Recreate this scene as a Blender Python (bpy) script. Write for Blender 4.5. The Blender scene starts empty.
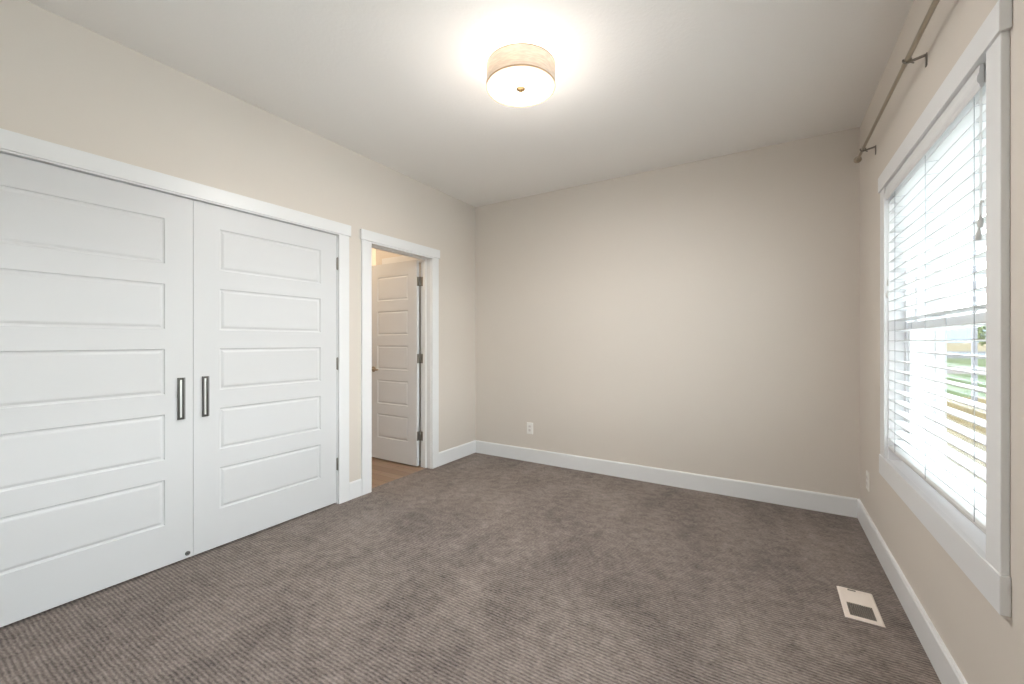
import bpy, bmesh, math, random
from mathutils import Vector, Matrix
S = bpy.context.scene
C = S.collection
PI = math.pi
random.seed(4)

# ------------------------------------------------------------------ camera
W, D, H = 3.341, 3.770, 2.740          # room width (x), far wall (y), ceiling height
Y0 = -0.50                             # wall behind the camera
cam = bpy.data.cameras.new('camera')
cam.sensor_width = 36.0
cam.lens = 417.43 / 1024 * 36.0
cam.clip_start = 0.02; cam.clip_end = 3000
cam.shift_y = -0.0002
co = bpy.data.objects.new('camera', cam); C.objects.link(co)
co.location = (2.792, 0.0, 1.234)
co.rotation_euler = (PI / 2, 0, math.radians(31.503))
S.camera = co

# ------------------------------------------------------------------ colour management
S.view_settings.view_transform = 'Standard'
S.view_settings.look = 'None'
S.view_settings.gamma = 1
S.view_settings.use_curve_mapping = False
S.view_settings.exposure = 0.34

# ------------------------------------------------------------------ sky
SKY = 8.5
SUN = 1.5
world = bpy.data.worlds.new('sky'); S.world = world
world.use_nodes = True
nt = world.node_tree; nt.nodes.clear()
tc = nt.nodes.new('ShaderNodeTexCoord'); sp = nt.nodes.new('ShaderNodeSeparateXYZ')
cr = nt.nodes.new('ShaderNodeValToRGB'); bg = nt.nodes.new('ShaderNodeBackground'); wo = nt.nodes.new('ShaderNodeOutputWorld')
nt.links.new(tc.outputs['Generated'], sp.inputs[0]); nt.links.new(sp.outputs['Z'], cr.inputs[0])
nt.links.new(cr.outputs[0], bg.inputs[0]); nt.links.new(bg.outputs[0], wo.inputs[0])
e = cr.color_ramp.elements
e[0].position = 0.0; e[0].color = (.95, .98, 1, 1)
e[1].position = 1.0; e[1].color = (.72, .86, 1, 1)
bg.inputs[1].default_value = SKY
sl = bpy.data.lights.new('sun', 'SUN'); sl.energy = SUN; sl.angle = math.radians(1.0); sl.color = (1, .95, .86)
so = bpy.data.objects.new('sun', sl); C.objects.link(so)
so.rotation_euler = (math.radians(35), math.radians(-38), 0)      # shines from over the roof, away from the window

# ------------------------------------------------------------------ lamps of the place and one added fill
LAMP_W = 21.0        # light the ceiling fixture throws into the room
FILL_W = 9.0         # added fill below the fixture, lifts ceiling and upper walls
BULB_W = 9.0        # bulbs inside its shade
HALL_W = 9.0
HALL_FAR_W = 9.0

# ------------------------------------------------------------------ materials
def new_mat(name):
    m = bpy.data.materials.new(name); m.use_nodes = True
    return m, m.node_tree, m.node_tree.nodes['Principled BSDF']
def mat(name, col, rough=.5, metal=0.0, bump=None, spec=None):
    m, t, b = new_mat(name)
    b.inputs['Base Color'].default_value = (*col, 1); b.inputs['Roughness'].default_value = rough
    b.inputs['Metallic'].default_value = metal
    if spec is not None: b.inputs['Specular IOR Level'].default_value = spec
    if bump:
        sc, st, di = bump
        c = t.nodes.new('ShaderNodeTexCoord'); n = t.nodes.new('ShaderNodeTexNoise'); k = t.nodes.new('ShaderNodeBump')
        n.inputs['Scale'].default_value = sc; n.inputs['Detail'].default_value = 3
        k.inputs['Strength'].default_value = st; k.inputs['Distance'].default_value = di
        t.links.new(c.outputs['Object'], n.inputs['Vector']); t.links.new(n.outputs[0], k.inputs['Height'])
        t.links.new(k.outputs[0], b.inputs['Normal'])
    return m
PAINT = (.71, .652, .588)
M_wall = mat('greige wall paint', PAINT, .55, bump=(140, .12, .002), spec=.35)
M_ceil = mat('ceiling paint', (.91, .88, .845), .75, bump=(60, .35, .003), spec=.2)
M_trim = mat('white trim enamel', (.82, .825, .83), .32, spec=.4)
M_door = mat('white door enamel', (.69, .696, .704), .38, bump=(220, .05, .001), spec=.4)
M_vinyl = mat('white window vinyl', (.90, .90, .91), .3)
M_chrome = mat('polished nickel', (.86, .86, .85), .28, 1.0)
M_lip = mat('grey satin nickel', (.22, .22, .215), .4, 1.0)
M_dark = mat('dark nickel edge', (.10, .095, .09), .35, 1.0)
M_hinge = mat('dark satin nickel', (.30, .28, .25), .35, 1.0)
M_rod = mat('brushed antique nickel', (.42, .37, .30), .3, 1.0)
M_brass = mat('antique brass', (.50, .36, .17), .3, 1.0)
M_plate = mat('white outlet plastic', (.88, .86, .82), .35)
M_socket = mat('outlet socket plastic', (.76, .71, .68), .4)
M_slot = mat('dark slot', (.02, .02, .02), .6)
M_reg = mat('cream register enamel', (.86, .765, .685), .4)
M_grille = mat('register grille metal', (.26, .23, .20), .45, .3)
M_duct = mat('duct shadow metal', (.03, .028, .025), .6)
M_cord = mat('white blind cord', (.75, .75, .74), .7)
M_ladder = mat('backlit ladder cord', (.42, .43, .45), .7)  # white cord with its backlit shade put into the colour
M_tassel = mat('pale grey tassel', (.66, .65, .63), .5)
M_pole = mat('grey painted steel', (.17, .175, .20), .4)
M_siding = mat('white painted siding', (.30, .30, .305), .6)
M_band = mat('tan shade binding', (.52, .38, .25), .8)

def m_translucent(name, col, trans, amount, weave=0):
    m, t, b = new_mat(name)
    b.inputs['Base Color'].default_value = (*col, 1); b.inputs['Roughness'].default_value = .8
    b.inputs['Specular IOR Level'].default_value = .15
    tr = t.nodes.new('ShaderNodeBsdfTranslucent'); tr.inputs[0].default_value = (*trans, 1)
    mx = t.nodes.new('ShaderNodeMixShader'); mx.inputs[0].default_value = amount
    t.links.new(b.outputs[0], mx.inputs[1]); t.links.new(tr.outputs[0], mx.inputs[2])
    t.links.new(mx.outputs[0], t.nodes['Material Output'].inputs[0])
    if weave:
        c = t.nodes.new('ShaderNodeTexCoord'); mp = t.nodes.new('ShaderNodeMapping'); n = t.nodes.new('ShaderNodeTexNoise')
        mp.inputs['Scale'].default_value = (25, 25, 160); n.inputs['Scale'].default_value = weave; n.inputs['Detail'].default_value = 2
        r = t.nodes.new('ShaderNodeValToRGB')
        r.color_ramp.elements[0].position = .35; r.color_ramp.elements[0].color = (*[x * .78 for x in col], 1)
        r.color_ramp.elements[1].position = .65; r.color_ramp.elements[1].color = (*col, 1)
        t.links.new(c.outputs['Object'], mp.inputs[0]); t.links.new(mp.outputs[0], n.inputs['Vector'])
        t.links.new(n.outputs[0], r.inputs[0]); t.links.new(r.outputs[0], b.inputs['Base Color'])
    return m
M_slat = mat('white slat vinyl', (.72, .72, .712), .4)
M_shade = m_translucent('linen lamp shade', (.84, .78, .70), (.80, .71, .62), .22, 1.0)
M_diff = m_translucent('opal diffuser', (.90, .88, .84), (.92, .86, .76), .45)

def m_glass():
    m = bpy.data.materials.new('window glass'); m.use_nodes = True; t = m.node_tree; t.nodes.clear()
    o = t.nodes.new('ShaderNodeOutputMaterial'); a = t.nodes.new('ShaderNodeBsdfTransparent'); g = t.nodes.new('ShaderNodeBsdfGlossy')
    a.inputs[0].default_value = (.95, .97, .96, 1); g.inputs['Roughness'].default_value = .01
    f = t.nodes.new('ShaderNodeFresnel'); f.inputs[0].default_value = 1.45
    mu = t.nodes.new('ShaderNodeMath'); mu.operation = 'MULTIPLY'; mu.inputs[1].default_value = .5
    x = t.nodes.new('ShaderNodeMixShader')
    t.links.new(f.outputs[0], mu.inputs[0]); t.links.new(mu.outputs[0], x.inputs[0])
    t.links.new(a.outputs[0], x.inputs[1]); t.links.new(g.outputs[0], x.inputs[2]); t.links.new(x.outputs[0], o.inputs[0])
    return m
M_glass = m_glass()

def m_carpet():
    m, t, b = new_mat('ribbed taupe carpet'); N = t.nodes.new; L = t.links.new
    b.inputs['Roughness'].default_value = .95; b.inputs['Specular IOR Level'].default_value = .1
    b.inputs['Sheen Weight'].default_value = .25; b.inputs['Sheen Roughness'].default_value = .5
    b.inputs['Sheen Tint'].default_value = (.8, .75, .7, 1)
    c = N('ShaderNodeTexCoord')
    def noise(sx, sy, scale, det, dist=0):
        mp = N('ShaderNodeMapping'); mp.inputs['Scale'].default_value = (sx, sy, 1)
        n = N('ShaderNodeTexNoise'); n.inputs['Scale'].default_value = scale; n.inputs['Detail'].default_value = det
        n.inputs['Distortion'].default_value = dist
        L(c.outputs['Object'], mp.inputs[0]); L(mp.outputs[0], n.inputs['Vector']); return n.outputs[0]
    def math_(op, a, bb):
        k = N('ShaderNodeMath'); k.operation = op
        for i, v in enumerate((a, bb)):
            if isinstance(v, (int, float)): k.inputs[i].default_value = v
            else: L(v, k.inputs[i])
        return k.outputs[0]
    # ribs run across the room (along x), about 16 mm apart, slightly wandering
    s = N('ShaderNodeSeparateXYZ'); L(c.outputs['Object'], s.inputs[0])
    wob = math_('MULTIPLY', math_('SUBTRACT', noise(1, 1, 9, 2), .5), .012)
    ph = math_('MULTIPLY', math_('ADD', s.outputs['Y'], wob), 2 * PI / .0160)
    rib = math_('ADD', math_('MULTIPLY', math_('SINE', ph, 0), .5), .5)
    tuft = noise(1, 2.2, 62, 3)                       # broken tufts along each rib
    fine = noise(1, 1, 420, 2)
    nap = noise(1.0, .55, 3.1, 5, .6)                 # brushed nap patches
    nap2 = noise(1.3, 1.5, 13, 4, .5)
    h = math_('ADD', math_('MULTIPLY', rib, .36), math_('ADD', math_('MULTIPLY', tuft, 1.10), math_('MULTIPLY', fine, .45)))
    v = math_('ADD', h, math_('ADD', math_('MULTIPLY', nap, .70), math_('MULTIPLY', nap2, .75)))
    r = N('ShaderNodeValToRGB'); e = r.color_ramp.elements
    e[0].position = .42; e[0].color = (.052, .041, .037, 1)
    e[1].position = .80; e[1].color = (.43, .358, .32, 1)
    mid = e.new(.60); mid.color = (.222, .180, .160, 1)
    L(math_('MULTIPLY', v, .352), r.inputs[0]); L(r.outputs[0], b.inputs['Base Color'])
    k = N('ShaderNodeBump'); k.inputs['Strength'].default_value = .8; k.inputs['Distance'].default_value = .007
    L(h, k.inputs['Height']); L(k.outputs[0], b.inputs['Normal'])
    return m
M_carpet = m_carpet()

def m_wood():
    m, t, b = new_mat('oak plank floor'); N = t.nodes.new; L = t.links.new
    b.inputs['Roughness'].default_value = .4
    c = N('ShaderNodeTexCoord'); br = N('ShaderNodeTexBrick'); mp = N('ShaderNodeMapping')
    br.inputs['Color1'].default_value = (.48, .33, .225, 1); br.inputs['Color2'].default_value = (.33, .215, .145, 1)
    br.inputs['Mortar'].default_value = (.07, .04, .025, 1); br.inputs['Scale'].default_value = 1
    br.inputs['Mortar Size'].default_value = .0015; br.inputs['Brick Width'].default_value = .9; br.inputs['Row Height'].default_value = .095
    br.offset = .37
    n = N('ShaderNodeTexNoise'); mp.inputs['Scale'].default_value = (3, 40, 1); n.inputs['Scale'].default_value = 2.5; n.inputs['Detail'].default_value = 5
    mx = N('ShaderNodeMix'); mx.data_type = 'RGBA'; mx.blend_type = 'MULTIPLY'; mx.inputs[0].default_value = .5
    L(c.outputs['Object'], br.inputs[0]); L(c.outputs['Object'], mp.inputs[0]); L(mp.outputs[0], n.inputs[0])
    L(br.outputs[0], mx.inputs[6]); L(n.outputs[1], mx.inputs[7]); L(mx.outputs[2], b.inputs['Base Color'])
    return m
M_wood = m_wood()

def m_ground(name, c1, c2, scale, detail=4):
    m, t, b = new_mat(name); N = t.nodes.new; L = t.links.new
    b.inputs['Roughness'].default_value = .95; b.inputs['Specular IOR Level'].default_value = .1
    c = N('ShaderNodeTexCoord'); n = N('ShaderNodeTexNoise'); n.inputs['Scale'].default_value = scale; n.inputs['Detail'].default_value = detail
    r = N('ShaderNodeValToRGB'); r.color_ramp.elements[0].position = .35; r.color_ramp.elements[0].color = (*c1, 1)
    r.color_ramp.elements[1].position = .65; r.color_ramp.elements[1].color = (*c2, 1)
    L(c.outputs['Object'], n.inputs[0]); L(n.outputs[0], r.inputs[0]); L(r.outputs[0], b.inputs['Base Color'])
    return m

# ------------------------------------------------------------------ mesh helpers
def box(bm, x0, x1, y0, y1, z0, z1):
    xs, ys, zs = sorted((x0, x1)), sorted((y0, y1)), sorted((z0, z1))
    v = [bm.verts.new((x, y, z)) for x in xs for y in ys for z in zs]
    for f in ((0, 1, 3, 2), (4, 6, 7, 5), (0, 4, 5, 1), (2, 3, 7, 6), (0, 2, 6, 4), (1, 5, 7, 3)):
        bm.faces.new([v[i] for i in f])
def prism(bm, pts, axis, a, b):
    """extrude the 2-D outline pts along axis ('x','y','z') from a to b"""
    def P(p, t):
        return {'x': (t, p[0], p[1]), 'y': (p[0], t, p[1]), 'z': (p[0], p[1], t)}[axis]
    A = [bm.verts.new(P(p, a)) for p in pts]; B = [bm.verts.new(P(p, b)) for p in pts]
    n = len(pts)
    bm.faces.new(A); bm.faces.new(B[::-1])
    for i in range(n): bm.faces.new((A[i], B[i], B[(i + 1) % n], A[(i + 1) % n]))
def lathe(bm, prof, origin=(0, 0, 0), axis=(0, 0, 1), seg=32):
    """prof: (radius, height) list, spun about axis"""
    q = Vector((0, 0, 1)).rotation_difference(Vector(axis)); o = Vector(origin); rings = []
    for r, h in prof:
        if r < 1e-6: rings.append([bm.verts.new(o + q @ Vector((0, 0, h)))])
        else: rings.append([bm.verts.new(o + q @ Vector((r * math.cos(2 * PI * i / seg), r * math.sin(2 * PI * i / seg), h))) for i in range(seg)])
    for a, b in zip(rings, rings[1:]):
        for i in range(seg):
            j = (i + 1) % seg
            if len(a) == 1 and len(b) == 1: continue
            if len(a) == 1: bm.faces.new((a[0], b[i], b[j]))
            elif len(b) == 1: bm.faces.new((a[i], b[0], a[j]))
            else: bm.faces.new((a[i], b[i], b[j], a[j]))
def tube(bm, pts, r, seg=10):
    pts = [Vector(p) for p in pts]; rings = []
    for i, p in enumerate(pts):
        d = (pts[min(i + 1, len(pts) - 1)] - pts[max(i - 1, 0)]).normalized()
        u = d.orthogonal().normalized() if i == 0 else (u - d * u.dot(d)).normalized()
        w = d.cross(u)
        rings.append([bm.verts.new(p + r * (math.cos(2 * PI * k / seg) * u + math.sin(2 * PI * k / seg) * w)) for k in range(seg)])
    for a, b in zip(rings, rings[1:]):
        for k in range(seg): bm.faces.new((a[k], b[k], b[(k + 1) % seg], a[(k + 1) % seg]))
    bm.faces.new(rings[0][::-1]); bm.faces.new(rings[-1])
def obj(name, bm, m, parent=None, smooth=False, bevel=0.0):
    bmesh.ops.recalc_face_normals(bm, faces=bm.faces)
    me = bpy.data.meshes.new(name); bm.to_mesh(me); bm.free()
    me.materials.append(m)
    o = bpy.data.objects.new(name, me); C.objects.link(o)
    if parent: o.parent = parent; o.matrix_parent_inverse = Matrix.Translation(-parent.location) if parent.type == 'EMPTY' else Matrix()
    if smooth:
        for p in me.polygons: p.use_smooth = True
        me.set_sharp_from_angle(angle=math.radians(40))
    if bevel:
        k = o.modifiers.new('bevel', 'BEVEL'); k.width = bevel; k.segments = 2; k.limit_method = 'ANGLE'
    return o
def tag(o, label, cat, kind=None, group=None):
    o['label'] = label; o['category'] = cat
    if kind: o['kind'] = kind
    if group: o['group'] = group
    return o
def thing(name, label, cat, loc, kind=None, group=None):
    o = bpy.data.objects.new(name, None); C.objects.link(o); o.location = loc; o.empty_display_size = .1
    return tag(o, label, cat, kind, group)
def wall_cells(bm, axis, t0, t1, us, zs, holes):
    """a wall slab split into cells, leaving out the holes (u0,u1,z0,z1)"""
    for u0, u1 in zip(us, us[1:]):
        for z0, z1 in zip(zs, zs[1:]):
            um, zm = (u0 + u1) / 2, (z0 + z1) / 2
            if any(h[0] < um < h[1] and h[2] < zm < h[3] for h in holes): continue
            if axis == 'x': box(bm, t0, t1, u0, u1, z0, z1)
            else: box(bm, u0, u1, t0, t1, z0, z1)

# ------------------------------------------------------------------ the room shell
WT = .12                                     # wall thickness
CL0, CL1, CLZ = .130, 2.028, 2.062           # closet rough opening (y, z)
DR0, DR1, DRZ = 2.305, 3.065, 2.062          # doorway rough opening
WN0, WN1, WNB, WNT = 1.715, 2.965, .590, 2.075   # window rough opening
NN0, NN1 = -.390, 1.270                       # added window out of view, lets in more daylight
bm = bmesh.new()
wall_cells(bm, 'x', -WT, 0, [Y0 - WT, CL0, CL1, DR0, DR1, D + WT], [0, CLZ, H], [(CL0, CL1, 0, CLZ), (DR0, DR1, 0, DRZ)])
tag(obj('wall_left', bm, M_wall), 'long greige wall with white double closet doors and an open doorway', 'wall', 'structure')
bm = bmesh.new()
wall_cells(bm, 'x', W, W + .15, [Y0 - WT, NN0, NN1, WN0, WN1, D + WT], [-.3, WNB, WNT, H + .2], [(WN0, WN1, WNB, WNT), (NN0, NN1, WNB, WNT)])
tag(obj('wall_right', bm, M_wall), 'greige wall around the window with blinds', 'wall', 'structure')
bm = bmesh.new(); box(bm, 0, W, D, D + WT, 0, H)
tag(obj('wall_back', bm, M_wall), 'blank greige end wall with one low outlet', 'wall', 'structure')
bm = bmesh.new(); box(bm, 0, W, Y0 - WT, Y0, 0, H)
tag(obj('wall_front', bm, M_wall), 'greige wall behind the viewer', 'wall', 'structure')
bm = bmesh.new(); box(bm, -2.0, W, Y0 - WT, 5.2, H, H + .12)
tag(obj('ceiling', bm, M_ceil), 'flat greige ceiling with a drum light', 'ceiling', 'structure')
bm = bmesh.new()
box(bm, 0, W, Y0, D, -.06, 0); box(bm, -.70, 0, CL0, CL1, -.06, 0); box(bm, -.05, 0, DR0, DR1, -.06, 0)
tag(obj('floor', bm, M_carpet), 'ribbed taupe brown carpet covering the bedroom floor', 'carpet', 'structure')
bm = bmesh.new()
box(bm, -2.0, -WT, 2.06, 5.2, -.06, -.004); box(bm, -WT, -.05, DR0, DR1, -.06, -.004)
tag(obj('floor_hall', bm, M_wood), 'brown wood plank floor beyond the open doorway', 'floor', 'structure')

# closet and hall enclosures behind the left wall
bm = bmesh.new()
box(bm, -.76, -.70, CL0 - .06, CL1 + .02, 0, H); box(bm, -.70, -WT, CL0 - .06, CL0, 0, H); box(bm, -2.0, -WT, CL1, CL1 + .03, 0, H)
tag(obj('wall_closet', bm, M_wall), 'greige wall enclosing the closet behind the double doors', 'wall', 'structure')
HY = 3.20
bm = bmesh.new()
box(bm, -.965, -WT, HY, HY + .12, 0, H)                       # wall the open door swings against
box(bm, -2.06, -2.0, CL1, 5.2, 0, H); box(bm, -2.06, .0, 5.08, 5.2, 0, H); box(bm, -.12, -.0, D + WT, 5.2, 0, H)
box(bm, -.965, -.86, HY + .12, 5.08, 0, H)
tag(obj('wall_hall', bm, M_wall), 'warm lit greige hall wall seen above the open door', 'wall', 'structure')
bm = bmesh.new()
box(bm, -.84, -.14, HY - .022, HY, 2.055, 2.150); box(bm, -.83, -.74, HY - .018, HY, 0, 2.055); box(bm, -.25, -.16, HY - .018, HY, 0, 2.055)
tag(obj('trim_1', bm, M_trim, bevel=.002), 'white door casing on the hall wall above the open door', 'trim', 'structure')

# ------------------------------------------------------------------ baseboards
BH, BT = .1335, .0145
def base_prof(t0, s):                                          # outline (depth, z) with an eased top
    return [(t0, 0), (t0 + s * BT, 0), (t0 + s * BT, BH - .010), (t0 + s * (BT - .005), BH), (t0, BH)]
bm = bmesh.new()
for a, b in ((Y0, .042), (2.1095, 2.2255), (3.1435, D)): prism(bm, base_prof(0, 1), 'y', a, b)
tag(obj('baseboard_left', bm, M_trim), 'white baseboard beside the closet and doorway casings', 'baseboard', 'structure')
bm = bmesh.new(); prism(bm, base_prof(W, -1), 'y', Y0, D)
tag(obj('baseboard_right', bm, M_trim), 'white baseboard below the window', 'baseboard', 'structure')
bm = bmesh.new(); prism(bm, base_prof(D, -1), 'x', BT, W - BT)
tag(obj('baseboard_back', bm, M_trim), 'white baseboard along the blank end wall', 'baseboard', 'structure')
bm = bmesh.new(); prism(bm, base_prof(Y0, 1), 'x', BT, W - BT)
tag(obj('baseboard_front', bm, M_trim), 'white baseboard on the wall behind the viewer', 'baseboard', 'structure')

# ------------------------------------------------------------------ door casings
CT = .018
def casing(name, label, y_out0, y_in0, y_in1, y_out1, zt, zl=None):
    bm = bmesh.new()
    box(bm, 0, CT, y_out0, y_in0, 0, zt); box(bm, 0, CT, y_in1, y_out1, 0, zt)
    box(bm, 0, CT + .007, y_out0 - .013, y_out1 + .013, zt, zt + .084)
    if zl: box(bm, 0, CT, y_in0, y_in1, zl, zt)
    return tag(obj(name, bm, M_trim, bevel=.002), label, 'trim', 'structure')
casing('trim_2', 'white casing and head board around the double closet doors', .055, .143, 2.017, 2.1065, 2.054, 2.0455)
casing('trim_3', 'white casing and head board around the open doorway', 2.2275, 2.3215, 3.0505, 3.1415, 2.056, 2.042)
# jamb liners
bm = bmesh.new()
box(bm, -WT, 0, CL0, .1475, 0, CLZ); box(bm, -WT, 0, 2.0125, CL1, 0, CLZ); box(bm, -WT, 0, .1475, 2.0125, 2.0455, CLZ)
box(bm, -.075, -.045, .1475, 2.0125, 2.034, 2.0465)
tag(obj('trim_4', bm, M_trim), 'white jamb lining the closet opening', 'trim', 'structure')
bm = bmesh.new()
box(bm, -.132, 0, DR0, 2.327, 0, DRZ); box(bm, -.132, 0, 3.045, DR1, 0, DRZ); box(bm, -.132, 0, 2.327, 3.045, 2.0455, DRZ)
box(bm, -.092, -.056, 2.327, 2.339, 0, 2.046); box(bm, -.092, -.056, 3.033, 3.045, 0, 2.046); box(bm, -.092, -.056, 2.339, 3.033, 2.040, 2.046)
tag(obj('trim_5', bm, M_trim, bevel=.0015), 'white jamb with door stop lining the open doorway', 'trim', 'structure')

# ------------------------------------------------------------------ five panel doors
ROWS = [(.235, .482), (.591, .838), (.947, 1.194), (1.303, 1.550), (1.659, 1.906)]
PROF = [(0, 0), (.004, -.0052), (.011, -.0066), (.022, -.0022), (.026, -.0018)]
def panel_door_bm(w, z0, z1, stile, th, place):
    """place(u, depth, z) -> world; depth 0 is the front face, positive towards the viewer"""
    bm = bmesh.new()
    for side in (0, 1):
        f = (lambda d: d) if side == 0 else (lambda d: -th - d)
        us = [0, stile, w - stile, w]; zs = [z0] + [z for r in ROWS for z in r] + [z1]
        for i in range(3):
            for j in range(len(zs) - 1):
                if i == 1 and j % 2 == 1:
                    prev = None
                    for ins, d in PROF:
                        ring = [bm.verts.new(place(u, f(d), z)) for u, z in ((us[1] + ins, zs[j] + ins), (us[2] - ins, zs[j] + ins), (us[2] - ins, zs[j + 1] - ins), (us[1] + ins, zs[j + 1] - ins))]
                        if prev:
                            for k in range(4): bm.faces.new((prev[k], prev[(k + 1) % 4], ring[(k + 1) % 4], ring[k]))
                        prev = ring
                    bm.faces.new(prev)
                else:
                    bm.faces.new([bm.verts.new(place(u, f(0), z)) for u, z in ((us[i], zs[j]), (us[i + 1], zs[j]), (us[i + 1], zs[j + 1]), (us[i], zs[j + 1]))])
    for a, b in (((0, z0), (w, z0)), ((w, z0), (w, z1)), ((w, z1), (0, z1)), ((0, z1), (0, z0))):
        bm.faces.new([bm.verts.new(place(a[0], 0, a[1])), bm.verts.new(place(b[0], 0, b[1])), bm.verts.new(place(b[0], -th, b[1])), bm.verts.new(place(a[0], -th, a[1]))])
    bmesh.ops.remove_doubles(bm, verts=bm.verts, dist=.0002)
    return bm
DX = -.003
HZ = (.305, 1.068, 1.828)
def pull(parent, y):
    z0, z1 = .800, 1.034
    bm = bmesh.new()
    box(bm, DX, DX + .003, y - .0185, y + .0185, z0, z1)                          # back plate
    h = obj('handle', bm, M_chrome, parent, bevel=.001)
    bm = bmesh.new()
    box(bm, DX + .003, DX + .013, y - .0185, y - .0085, z0, z1); box(bm, DX + .003, DX + .013, y + .0045, y + .0100, z0, z1)
    for z in (z0, z1 - .012): box(bm, DX + .003, DX + .0125, y - .0085, y + .0045, z, z + .012)
    obj('grip_frame', bm, M_dark, h, bevel=.0012)
    bm = bmesh.new(); box(bm, DX + .003, DX + .007, y + .0100, y + .0185, z0, z1)
    obj('outer_lip', bm, M_lip, h, bevel=.001)
    return h
def closet_hinges(parent, y):
    for z in HZ:
        bm = bmesh.new()
        lathe(bm, [(0, -.048), (.004, -.047), (.0065, -.044), (.0065, .044), (.004, .047), (0, .048)], (DX + .007, y, z), seg=14)
        box(bm, DX - .001, DX + .002, y - .006, y + .006, z - .044, z + .044)
        obj('hinge', bm, M_hinge, parent, smooth=True)
d1 = tag(obj('door_1', panel_door_bm(.9295, .014, 2.0425, .130, .035, lambda u, d, z: (DX + d, 1.0790 - u, z)), M_door),
         'white five panel closet door with the small catch at its bottom corner', 'door', 'structure')
pull(d1, 1.022); closet_hinges(d1, .1475)
bm = bmesh.new()
lathe(bm, [(0, 0), (.0125, 0), (.0125, .004), (.010, .006), (.008, .0055), (.0075, .003), (.0045, .003), (.0045, .010), (0, .011)], (DX, 1.053, .040), (1, 0, 0), 24)
obj('door_catch', bm, M_lip, d1, smooth=True)
d2 = tag(obj('door_2', panel_door_bm(.9285, .014, 2.0425, .134, .035, lambda u, d, z: (DX + d, 2.0095 - u, z)), M_door),
         'white five panel closet door next to the doorway, hinges showing on its edge', 'door', 'structure')
pull(d2, 1.140); closet_hinges(d2, 2.0125)
# hall door, swung open at a right angle to the wall
LX, LY, LW = -.146, 3.004, .680
d3 = tag(obj('door_3', panel_door_bm(LW, .012, 2.040, .118, .035, lambda u, d, z: (LX - u, LY - d, z)), M_door),
         'white five panel door standing open in the hall doorway', 'door', 'structure')
for z in HZ:
    bm = bmesh.new()
    box(bm, LX, LX + .0025, LY + .003, LY + .034, z - .045, z + .045)             # leaf on the door edge
    box(bm, -.132, -.098, 3.0425, 3.045, z - .045, z + .045)                      # leaf on the jamb
    lathe(bm, [(0, -.050), (.005, -.048), (.0075, -.045), (.0075, .045), (.005, .048), (0, .050)], (-.1395, 3.0410, z), seg=14)
    obj('hinge', bm, M_hinge, d3, smooth=True)
KX = LX - LW + .062
bm = bmesh.new()
for s in (-1, 1):
    yo = LY if s < 0 else LY + .035
    lathe(bm, [(0, 0), (.031, 0), (.031, .006), (.026, .011), (.012, .014), (.011, .046), (0, .047)], (KX, yo, .945), (0, s, 0), 24)
    tube(bm, [(KX - .008, yo + s * .044, .945), (KX + .03, yo + s * .048, .945), (KX + .075, yo + s * .046, .944), (KX + .108, yo + s * .040, .943)], .009, 12)
obj('lever_handle', bm, M_rod, d3, smooth=True)

# ------------------------------------------------------------------ window casing and window unit
def window(a0, a1, names, words):
    dy, ey = a0 - WN0, a1 - WN1
    bm = bmesh.new()
    f0, f1 = W - .018, W
    box(bm, f0, f1, 1.6365 + dy, 1.7250 + dy, .610, 2.062); box(bm, f0, f1, 2.955 + ey, 3.0435 + ey, .610, 2.062)   # side casings
    box(bm, f0 - .007, f1, 1.6235 + dy, 3.0565 + ey, 2.062, 2.146)                                                 # head board
    box(bm, f0 - .004, f1, 1.6295 + dy, 3.0505 + ey, .505, .610)                                                   # apron board
    tag(obj(names[1], bm, M_trim, bevel=.002), 'white craftsman casing framing the window ' + words, 'trim', 'structure')
    wy0, wy1, wz0, wz1, zm = 1.730 + dy, 2.950 + ey, .606, 2.060, 1.315
    bm = bmesh.new()
    j0, j1 = W, W + .064
    box(bm, j0, j1, WN0 + dy, wy0, WNB, WNT); box(bm, j0, j1, wy1, WN1 + ey, WNB, WNT); box(bm, j0, j1, wy0, wy1, wz1, WNT); box(bm, j0 - .006, j1, wy0, wy1, WNB, wz0)
    tag(obj(names[2], bm, M_vinyl, bevel=.0015), 'white jamb and sill lining the window ' + words, 'trim', 'structure')
    win = thing(names[0], 'white vinyl single hung window ' + words, 'window', (W + .11, 2.34 + dy, .606), 'structure')
    g0, g1 = W + .064, W + .140
    bm = bmesh.new()
    box(bm, g0, g1, wy0, wy0 + .030, wz0, wz1); box(bm, g0, g1, wy1 - .030, wy1, wz0, wz1)
    box(bm, g0, g1, wy0 + .030, wy1 - .030, wz0, wz0 + .05); box(bm, g0, g1, wy0 + .030, wy1 - .030, wz1 - .05, wz1)
    obj('window_frame', bm, M_vinyl, win, bevel=.002)
    for za, zb, x0 in ((wz0 + .05, zm + .02, g0 + .008), (zm - .02, wz1 - .05, g0 + .036)):
        bm = bmesh.new()
        a, b, x1 = wy0 + .030, wy1 - .030, x0 + .026
        box(bm, x0, x1, a, a + .028, za, zb); box(bm, x0, x1, b - .028, b, za, zb)
        box(bm, x0, x1, a + .028, b - .028, za, za + .04); box(bm, x0, x1, a + .028, b - .028, zb - .04, zb)
        s = obj('sash', bm, M_vinyl, win, bevel=.002)
        bm = bmesh.new(); box(bm, x0 + .011, x0 + .015, a + .028, b - .028, za + .04, zb - .04)
        obj('glass', bm, M_glass, s)
window(WN0, WN1, ('window_1', 'trim_6', 'trim_7'), 'behind the slat blinds')
window(NN0, NN1, ('added_window', 'trim_8', 'trim_9'), 'without blinds, added out of view for daylight')  # unseen window, added to bring daylight to the left wall

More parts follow.
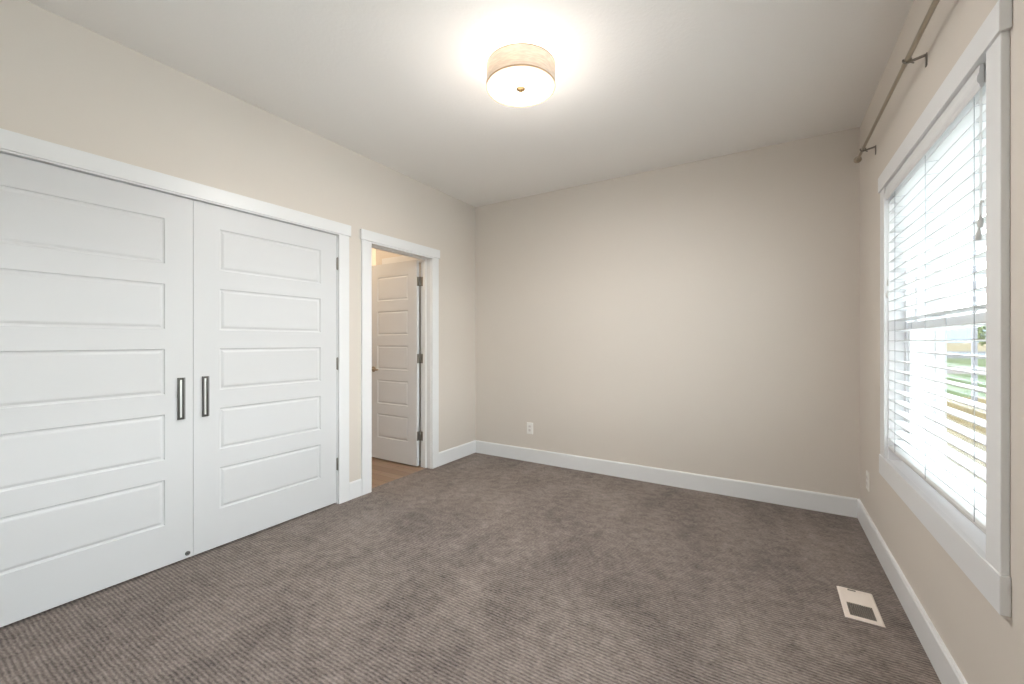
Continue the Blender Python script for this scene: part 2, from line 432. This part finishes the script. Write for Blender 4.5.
# ------------------------------------------------------------------ blinds
bl = thing('window_blind', 'white horizontal slat blind hung inside the window casing', 'blinds', (W + .03, 2.34, 2.05))
sy0, sy1 = 1.737, 2.943
sx0, sx1 = W - .002, W + .056
PITCH, ZREF = .0520, 1.2385
bm = bmesh.new()
for k in range(-10, 15):
    z = ZREF + k * PITCH
    n = 6; top = []; bot = []
    for i in range(n + 1):
        t = i / n; x = sx0 + (sx1 - sx0) * t
        zc = z + .0014 * (1 - (2 * t - 1) ** 2) - .0032 * (t - .5)
        top.append((x, zc + .0015)); bot.append((x, zc - .0015))
    prism(bm, top + bot[::-1], 'y', sy0, sy1)
obj('slats', bm, M_slat, bl)
bm = bmesh.new()
zb = ZREF - 10 * PITCH - .052
prism(bm, [(sx0, zb), (sx1, zb), (sx1 + .001, zb + .012), (sx1 - .004, zb + .019), (sx0 + .004, zb + .019), (sx0 - .001, zb + .012)], 'y', sy0, sy1)
obj('bottom_rail', bm, M_slat, bl)
bm = bmesh.new(); box(bm, W + .004, W + .055, 1.80, sy1, 2.008, 2.058)
obj('head_rail', bm, M_slat, bl, bevel=.002)
bm = bmesh.new()          # moulded valance, flush with the casing
vp = [(0, 2.0605), (0, 1.992), (-.006, 1.990), (-.010, 1.996), (-.010, 2.002), (-.014, 2.008), (-.0155, 2.018), (-.014, 2.029), (-.0105, 2.035), (-.0105, 2.047), (-.009, 2.051), (-.009, 2.0605)]
prism(bm, [(W - .002 + a, z) for a, z in vp], 'y', 1.787, 2.9495)
obj('valance', bm, M_trim, bl)
for y in (1.852, 2.325, 2.80):
    bm = bmesh.new()
    for x in (sx0 - .0015, sx1 + .0015): tube(bm, [(x, y, zb + .01), (x, y, 2.01)], .0011, 6)
    for k in range(-10, 15):
        z = ZREF + k * PITCH - .003; tube(bm, [(sx0 - .0015, y, z), (sx1 + .0015, y, z)], .0008, 5)
    obj('ladder_cord', bm, M_ladder, bl)
def tassel(bm, x, y, z):
    lathe(bm, [(0, .020), (.003, .019), (.0035, .014), (.0065, .006), (.0075, -.008), (.006, -.016), (.003, -.018), (0, -.018)], (x, y, z), seg=14)
bm = bmesh.new()
for dy, zl in ((0, 1.60), (.012, 1.565)): tube(bm, [(W - .006, 1.790 + dy, 2.0), (W - .006, 1.790 + dy, zl)], .0011, 6)
tube(bm, [(W - .007, 1.775, 1.645), (W - .008, 1.782, 1.652), (W - .008, 1.792, 1.648), (W - .007, 1.798, 1.632), (W - .007, 1.797, 1.612)], .0024, 8)
lift = obj('lift_cord', bm, M_cord, bl, smooth=True)
for dy, zl in ((0, 1.592), (.012, 1.556)):
    bm = bmesh.new(); tassel(bm, W - .0085, 1.790 + dy, zl); obj('tassel', bm, M_tassel, lift, smooth=True)
bm = bmesh.new()
for dy, zl in ((0, 1.56), (.014, 1.50)): tube(bm, [(W - .006, 2.905 + dy, 2.0), (W - .006, 2.905 + dy, zl)], .0011, 6)
tilt = obj('tilt_cord', bm, M_cord, bl, smooth=True)
for dy, zl in ((0, 1.545), (.014, 1.485)):
    bm = bmesh.new(); tassel(bm, W - .0085, 2.905 + dy, zl); obj('tassel', bm, M_tassel, tilt, smooth=True)

# ------------------------------------------------------------------ curtain rod
RX, RZ = W - .060, 2.396
rod = thing('curtain_rod', 'brushed metal curtain rod on three brackets above the window', 'curtain rod', (W, 2.33, RZ))
bm = bmesh.new(); tube(bm, [(RX, 1.22, RZ), (RX, 2.36, RZ)], .0095, 18)
tube(bm, [(RX, 2.30, RZ), (RX, 3.39, RZ)], .0080, 18)
obj('rod', bm, M_rod, rod, smooth=True)
for y, s in ((3.385, 1), (1.225, -1)):
    bm = bmesh.new()
    lathe(bm, [(0, 0), (.011, 0), (.012, .004), (.012, .010), (.008, .013), (.008, .017), (.0135, .021), (.0195, .030), (.0215, .040), (.0195, .050), (.0135, .058), (.006, .062), (0, .063)], (RX, y, RZ), (0, s, 0), 24)
    obj('finial', bm, M_rod, rod, smooth=True)
for y in (3.252, 2.318, 1.36):
    bm = bmesh.new()
    box(bm, W - .004, W, y - .008, y + .008, RZ - .046, RZ + .006)
    prism(bm, [(W, RZ - .003), (W, RZ + .005), (RX - .004, RZ - .009), (RX - .004, RZ - .017)], 'y', y - .0045, y + .0045)
    tube(bm, [(RX + .0125 * math.cos(a), y, RZ + .0125 * math.sin(a)) for a in [math.radians(-200 + 20 * i) for i in range(12)]], .0035, 8)
    tube(bm, [(RX + .010, y, RZ - .012), (RX + .022, y, RZ - .020)], .0028, 8)
    obj('bracket', bm, M_hinge, rod, smooth=True)

# ------------------------------------------------------------------ outlets
def outlet(name, label, place, loc):
    t = thing(name, label, 'outlet', loc)
    bm = bmesh.new(); w, h = .036, .0585                          # plate with a pillowed edge
    rings = [[(-w, -h, 0), (w, -h, 0), (w, h, 0), (-w, h, 0)], [(-w, -h, .003), (w, -h, .003), (w, h, .003), (-w, h, .003)], [(-w + .004, -h + .004, .006), (w - .004, -h + .004, .006), (w - .004, h - .004, .006), (-w + .004, h - .004, .006)]]
    R = [[bm.verts.new(place(*p)) for p in r] for r in rings]
    for a, b in zip(R, R[1:]):
        for k in range(4): bm.faces.new((a[k], a[(k + 1) % 4], b[(k + 1) % 4], b[k]))
    bm.faces.new(R[-1]); bm.faces.new(R[0][::-1]); obj('cover_plate', bm, M_plate, t)
    for s in (-1, 1):
        pts = [(.0165 * math.cos(a) if abs(math.cos(a)) < .97 else math.copysign(.0162, math.cos(a)), s * .0195 + max(-.0135, min(.0135, .0165 * math.sin(a)))) for a in [2 * PI * i / 24 for i in range(24)]]
        bm = bmesh.new()
        A = [bm.verts.new(place(p[0], p[1], .0055)) for p in pts]; B = [bm.verts.new(place(p[0], p[1], .0078)) for p in pts]
        bm.faces.new(B)
        for i in range(24): bm.faces.new((A[i], A[(i + 1) % 24], B[(i + 1) % 24], B[i]))
        so = obj('socket', bm, M_socket, t)
        for x, hh in ((-.0065, .0045), (.0065, .0038)):
            q = [(x - .0011, s * .0195 + .002 - hh), (x + .0011, s * .0195 + .002 - hh), (x + .0011, s * .0195 + .002 + hh), (x - .0011, s * .0195 + .002 + hh)]
            bm = bmesh.new(); bm.faces.new([bm.verts.new(place(a, b, .0081)) for a, b in q])
            obj('slot', bm, M_slot, so)
    return t
outlet('wall_outlet', 'white duplex outlet low on the blank end wall', lambda u, v, d: (.700 + u, D - d, .342 + v), (.700, D, .342))
outlet('wall_outlet', 'white duplex outlet below the curtain rod end, between corner and window', lambda u, v, d: (W - d, 3.478 + u, .342 + v), (W, 3.478, .342))

# ------------------------------------------------------------------ floor register
rg = thing('floor_register', 'cream metal floor vent register set in the carpet', 'floor vent', (3.157, 2.514, 0))
rx0, rx1, ry0, ry1 = 3.087, 3.226, 2.377, 2.652
bm = bmesh.new()
zt = .007
def sloped_frame(bm, o, i, z):
    lo = [(o[0], o[2], .001), (o[1], o[2], .001), (o[1], o[3], .001), (o[0], o[3], .001)]
    s = .006
    up = [(o[0] + s, o[2] + s, z), (o[1] - s, o[2] + s, z), (o[1] - s, o[3] - s, z), (o[0] + s, o[3] - s, z)]
    inn = [(i[0], i[2], z), (i[1], i[2], z), (i[1], i[3], z), (i[0], i[3], z)]
    dn = [(a, b, .001) for a, b, _ in inn]
    R = [[bm.verts.new(p) for p in r] for r in (lo, up, inn, dn)]
    for a, b in zip(R, R[1:]):
        for k in range(4): bm.faces.new((a[k], a[(k + 1) % 4], b[(k + 1) % 4], b[k]))
gx0, gx1, gy0, gy1 = 3.108, 3.202, 2.397, 2.509
sloped_frame(bm, (rx0, rx1, ry0, ry1), (gx0, gx1, gy0, 2.636), zt)
obj('frame', bm, M_reg, rg)
bm = bmesh.new(); box(bm, gx0, gx1, gy1, 2.636, .001, zt - .0012); box(bm, gx0, gx1, gy1, gy1 + .006, .001, zt)
pl = obj('cover_panel', bm, M_reg, rg, bevel=.0006)
bm = bmesh.new(); box(bm, 3.128, 3.160, 2.628, 2.634, .003, zt + .003)
obj('damper_lever', bm, M_grille, rg, bevel=.001)
bm = bmesh.new()
box(bm, gx0, gx1, gy0, gy1, .0005, .0015)  # dark sheet, the shade inside the duct put into its colour
obj('duct_shade', bm, M_duct, rg)
bm = bmesh.new()
n = 12
for k in range(n):                                         # slanted louvre bars
    x = gx0 + (gx1 - gx0) * (k + .5) / n
    prism(bm, [(x - .0022, .0020), (x + .0002, .0020), (x + .0030, zt - .001), (x + .0006, zt - .001)], 'y', gy0, gy1)
for k in range(1, 9):
    y = gy0 + (gy1 - gy0) * k / 9; box(bm, gx0, gx1, y - .0009, y + .0009, .0018, .0045)
obj('grille', bm, M_grille, rg)

# ------------------------------------------------------------------ ceiling light
LC = Vector((1.665, 1.928, 0)); RS = .1835; ZB, ZT = 2.590, 2.703
lamp = thing('ceiling_light', 'round drum ceiling light with linen shade and glowing white diffuser', 'ceiling light', (LC.x, LC.y, H))
o3 = (LC.x, LC.y, 0)
bm = bmesh.new(); lathe(bm, [(RS, ZB + .008), (RS, ZT - .006), (RS - .003, ZT - .006), (RS - .003, ZB + .008), (RS, ZB + .008)], o3, seg=72)
sh = obj('shade', bm, M_shade, lamp, smooth=True)
for z0, z1 in ((ZB, ZB + .008), (ZT - .006, ZT)):
    bm = bmesh.new(); lathe(bm, [(RS + .001, z0), (RS + .001, z1), (RS - .004, z1), (RS - .004, z0), (RS + .001, z0)], o3, seg=72)
    obj('shade_binding', bm, M_band, sh, smooth=True)
bm = bmesh.new(); lathe(bm, [(0, ZB - .004), (.10, ZB - .0035), (.165, ZB - .001), (RS - .0045, ZB + .003), (RS - .0045, ZB + .006), (.165, ZB + .002), (.10, ZB), (0, ZB)], o3, seg=72)
obj('diffuser', bm, M_diff, lamp, smooth=True)
bm = bmesh.new(); lathe(bm, [(0, -.022), (.006, -.021), (.010, -.017), (.011, -.012), (.020, -.009), (.024, -.006), (.024, -.003), (0, -.003)], (LC.x, LC.y, ZB), seg=32)
obj('finial', bm, mat('shade darkened brass', (.16, .105, .05), .4, 1.0), lamp, smooth=True)  # brass, darkened so that the finial looks less lit
bm = bmesh.new(); lathe(bm, [(0, H), (.060, H), (.060, H - .008), (.045, H - .018), (.012, H - .020), (.006, H - .024), (.006, ZB - .002), (0, ZB - .002)], o3, seg=32)
obj('canopy', bm, M_brass, lamp, smooth=True)
bulbs = [(-.085, -.035), (.045, -.085)]
for dx, dy in bulbs:
    pl_ = bpy.data.lights.new('bulb_light', 'POINT'); pl_.energy = BULB_W / 2; pl_.color = (1, .92, .84); pl_.shadow_soft_size = .03
    po = bpy.data.objects.new('bulb_light', pl_); C.objects.link(po); po.location = (LC.x + dx, LC.y + dy, 2.668)
rl = bpy.data.lights.new('room_light', 'AREA'); rl.shape = 'DISK'; rl.size = .34; rl.energy = LAMP_W; rl.color = (1, .985, .965)
ro = bpy.data.objects.new('room_light', rl); C.objects.link(ro); ro.location = (LC.x, LC.y, 2.560)
gl = bpy.data.lights.new('fill_light', 'POINT'); gl.energy = FILL_W; gl.color = (1, .97, .93); gl.shadow_soft_size = .17  # added fill hanging below the diffuser, not a bulb of the fixture
go = bpy.data.objects.new('fill_light', gl); C.objects.link(go); go.location = (LC.x, LC.y, 2.39)
# lamp of the hall, on its ceiling out of sight
hl = bpy.data.lights.new('hall_ceiling_light', 'AREA'); hl.shape = 'DISK'; hl.size = .3; hl.energy = HALL_W; hl.color = (1, .80, .58)
ho = bpy.data.objects.new('hall_ceiling_light', hl); C.objects.link(ho); ho.location = (-1.05, 2.45, 2.72)

hf = bpy.data.lights.new('far_hall_light', 'AREA'); hf.shape = 'DISK'; hf.size = .3; hf.energy = HALL_FAR_W; hf.color = (1, .80, .56)
hg = bpy.data.objects.new('far_hall_light', hf); C.objects.link(hg); hg.location = (-1.5, 4.2, 2.72)

# ------------------------------------------------------------------ outside the window
GZ = -.35
bm = bmesh.new(); box(bm, W + .15, W + 16, -8, 5.6, GZ - .06, GZ + .02)  # added slab, out of view, throws daylight up onto the ceiling
tag(obj('bounce_slab', bm, m_ground('pale driveway concrete', (.62, .60, .57), (.70, .68, .65), 2.0)), 'pale concrete slab added outside, out of view, to bounce daylight', 'bounce_slab', 'structure')
def band(name, label, cat, y0, y1, m, z, x0=W + .15, x1=160):
    bm = bmesh.new(); box(bm, x0, x1, y0, y1, z - .08, z)
    tag(obj(name, bm, m), label, cat, 'structure')
band('lawn_dry', 'dry yellow grass outside below the window', 'lawn', -30, 17, m_ground('dry grass', (0.091, 0.0619, 0.0204), (0.131, 0.091, 0.0364), 1.2), GZ)
band('lawn', 'green lawn outside the window', 'lawn', 17, 29, m_ground('green grass', (0.0328, 0.0546, 0.0131), (0.0619, 0.0837, 0.0255), .7), GZ)
band('sidewalk', 'pale concrete sidewalk across the lawn', 'sidewalk', 29, 37.5, m_ground('concrete', (0.1092, 0.0946, 0.0874), (0.131, 0.1128, 0.1056), .5), GZ)
band('lawn_verge', 'green grass verge beyond the sidewalk', 'lawn', 37.5, 56, m_ground('verge grass', (0.04, 0.0582, 0.0146), (0.0655, 0.0837, 0.0291), .4), GZ)
band('street', 'grey street beyond the grass verge', 'street', 56, 100, m_ground('asphalt', (0.0546, 0.0554, 0.0619), (0.0728, 0.0728, 0.0801), .3), GZ, x1=300)
band('field', 'tan field stretching beyond the street', 'field', 100, 900, m_ground('stubble field', (0.1238, 0.091, 0.0437), (0.1529, 0.1201, 0.0655), .03), GZ, x1=1500)
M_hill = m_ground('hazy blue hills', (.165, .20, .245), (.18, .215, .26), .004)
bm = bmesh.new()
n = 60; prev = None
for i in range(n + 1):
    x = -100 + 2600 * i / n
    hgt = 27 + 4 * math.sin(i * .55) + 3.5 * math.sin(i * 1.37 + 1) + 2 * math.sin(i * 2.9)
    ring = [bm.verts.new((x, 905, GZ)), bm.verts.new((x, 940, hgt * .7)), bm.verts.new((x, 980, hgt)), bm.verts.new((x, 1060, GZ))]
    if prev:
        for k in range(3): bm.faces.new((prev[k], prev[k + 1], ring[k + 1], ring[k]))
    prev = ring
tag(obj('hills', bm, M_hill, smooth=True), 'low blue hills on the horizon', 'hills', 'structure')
# projecting white house wing that fills the far side of the view
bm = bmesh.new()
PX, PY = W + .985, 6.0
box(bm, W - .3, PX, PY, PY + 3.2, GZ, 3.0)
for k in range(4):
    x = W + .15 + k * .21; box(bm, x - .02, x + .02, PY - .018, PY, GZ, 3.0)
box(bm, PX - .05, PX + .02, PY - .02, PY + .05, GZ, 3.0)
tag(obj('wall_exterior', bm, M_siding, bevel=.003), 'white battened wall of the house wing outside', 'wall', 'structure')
bm = bmesh.new(); a = math.tan(math.radians(16.42)); py = 15.0; px = 2.792 + py * a
lathe(bm, [(0, GZ), (.10, GZ), (.10, GZ + .05), (.058, GZ + .08), (.050, 2.5), (.042, 6.4), (.06, 6.42), (.06, 6.5), (0, 6.55)], (px, py, 0), seg=20)
tag(obj('pole', bm, M_pole, smooth=True), 'slim grey pole standing on the lawn outside', 'pole')
# a small tree at the road side
tx, ty = 2.792 + 70 * math.tan(math.radians(17.3)), 70
tr = thing('tree', 'small green tree beyond the street', 'tree', (tx, ty, GZ))
bm = bmesh.new(); lathe(bm, [(0, 0), (.16, 0), (.10, 1.0), (.07, 2.2), (0, 2.3)], (tx, ty, GZ), seg=10)
obj('trunk', bm, mat('bark', (.10, .07, .05), .9), tr, smooth=True)
bm = bmesh.new()
for i in range(420):
    th, ph, r = random.uniform(0, 2 * PI), math.acos(random.uniform(-1, 1)), random.uniform(.4, 1) ** .5 * 1.15
    p = Vector((tx + r * math.sin(ph) * math.cos(th), ty + r * math.sin(ph) * math.sin(th), GZ + 2.5 + 1.35 * r * math.cos(ph)))
    q = Vector((random.gauss(0, 1), random.gauss(0, 1), random.gauss(0, 1))).normalized(); u = q.orthogonal().normalized() * .2; w = q.cross(u).normalized() * .13
    bm.faces.new([bm.verts.new(p + s) for s in (u, w, -u, -w)])
obj('foliage', bm, mat('leaves', (.13, .17, .05), .8), tr)
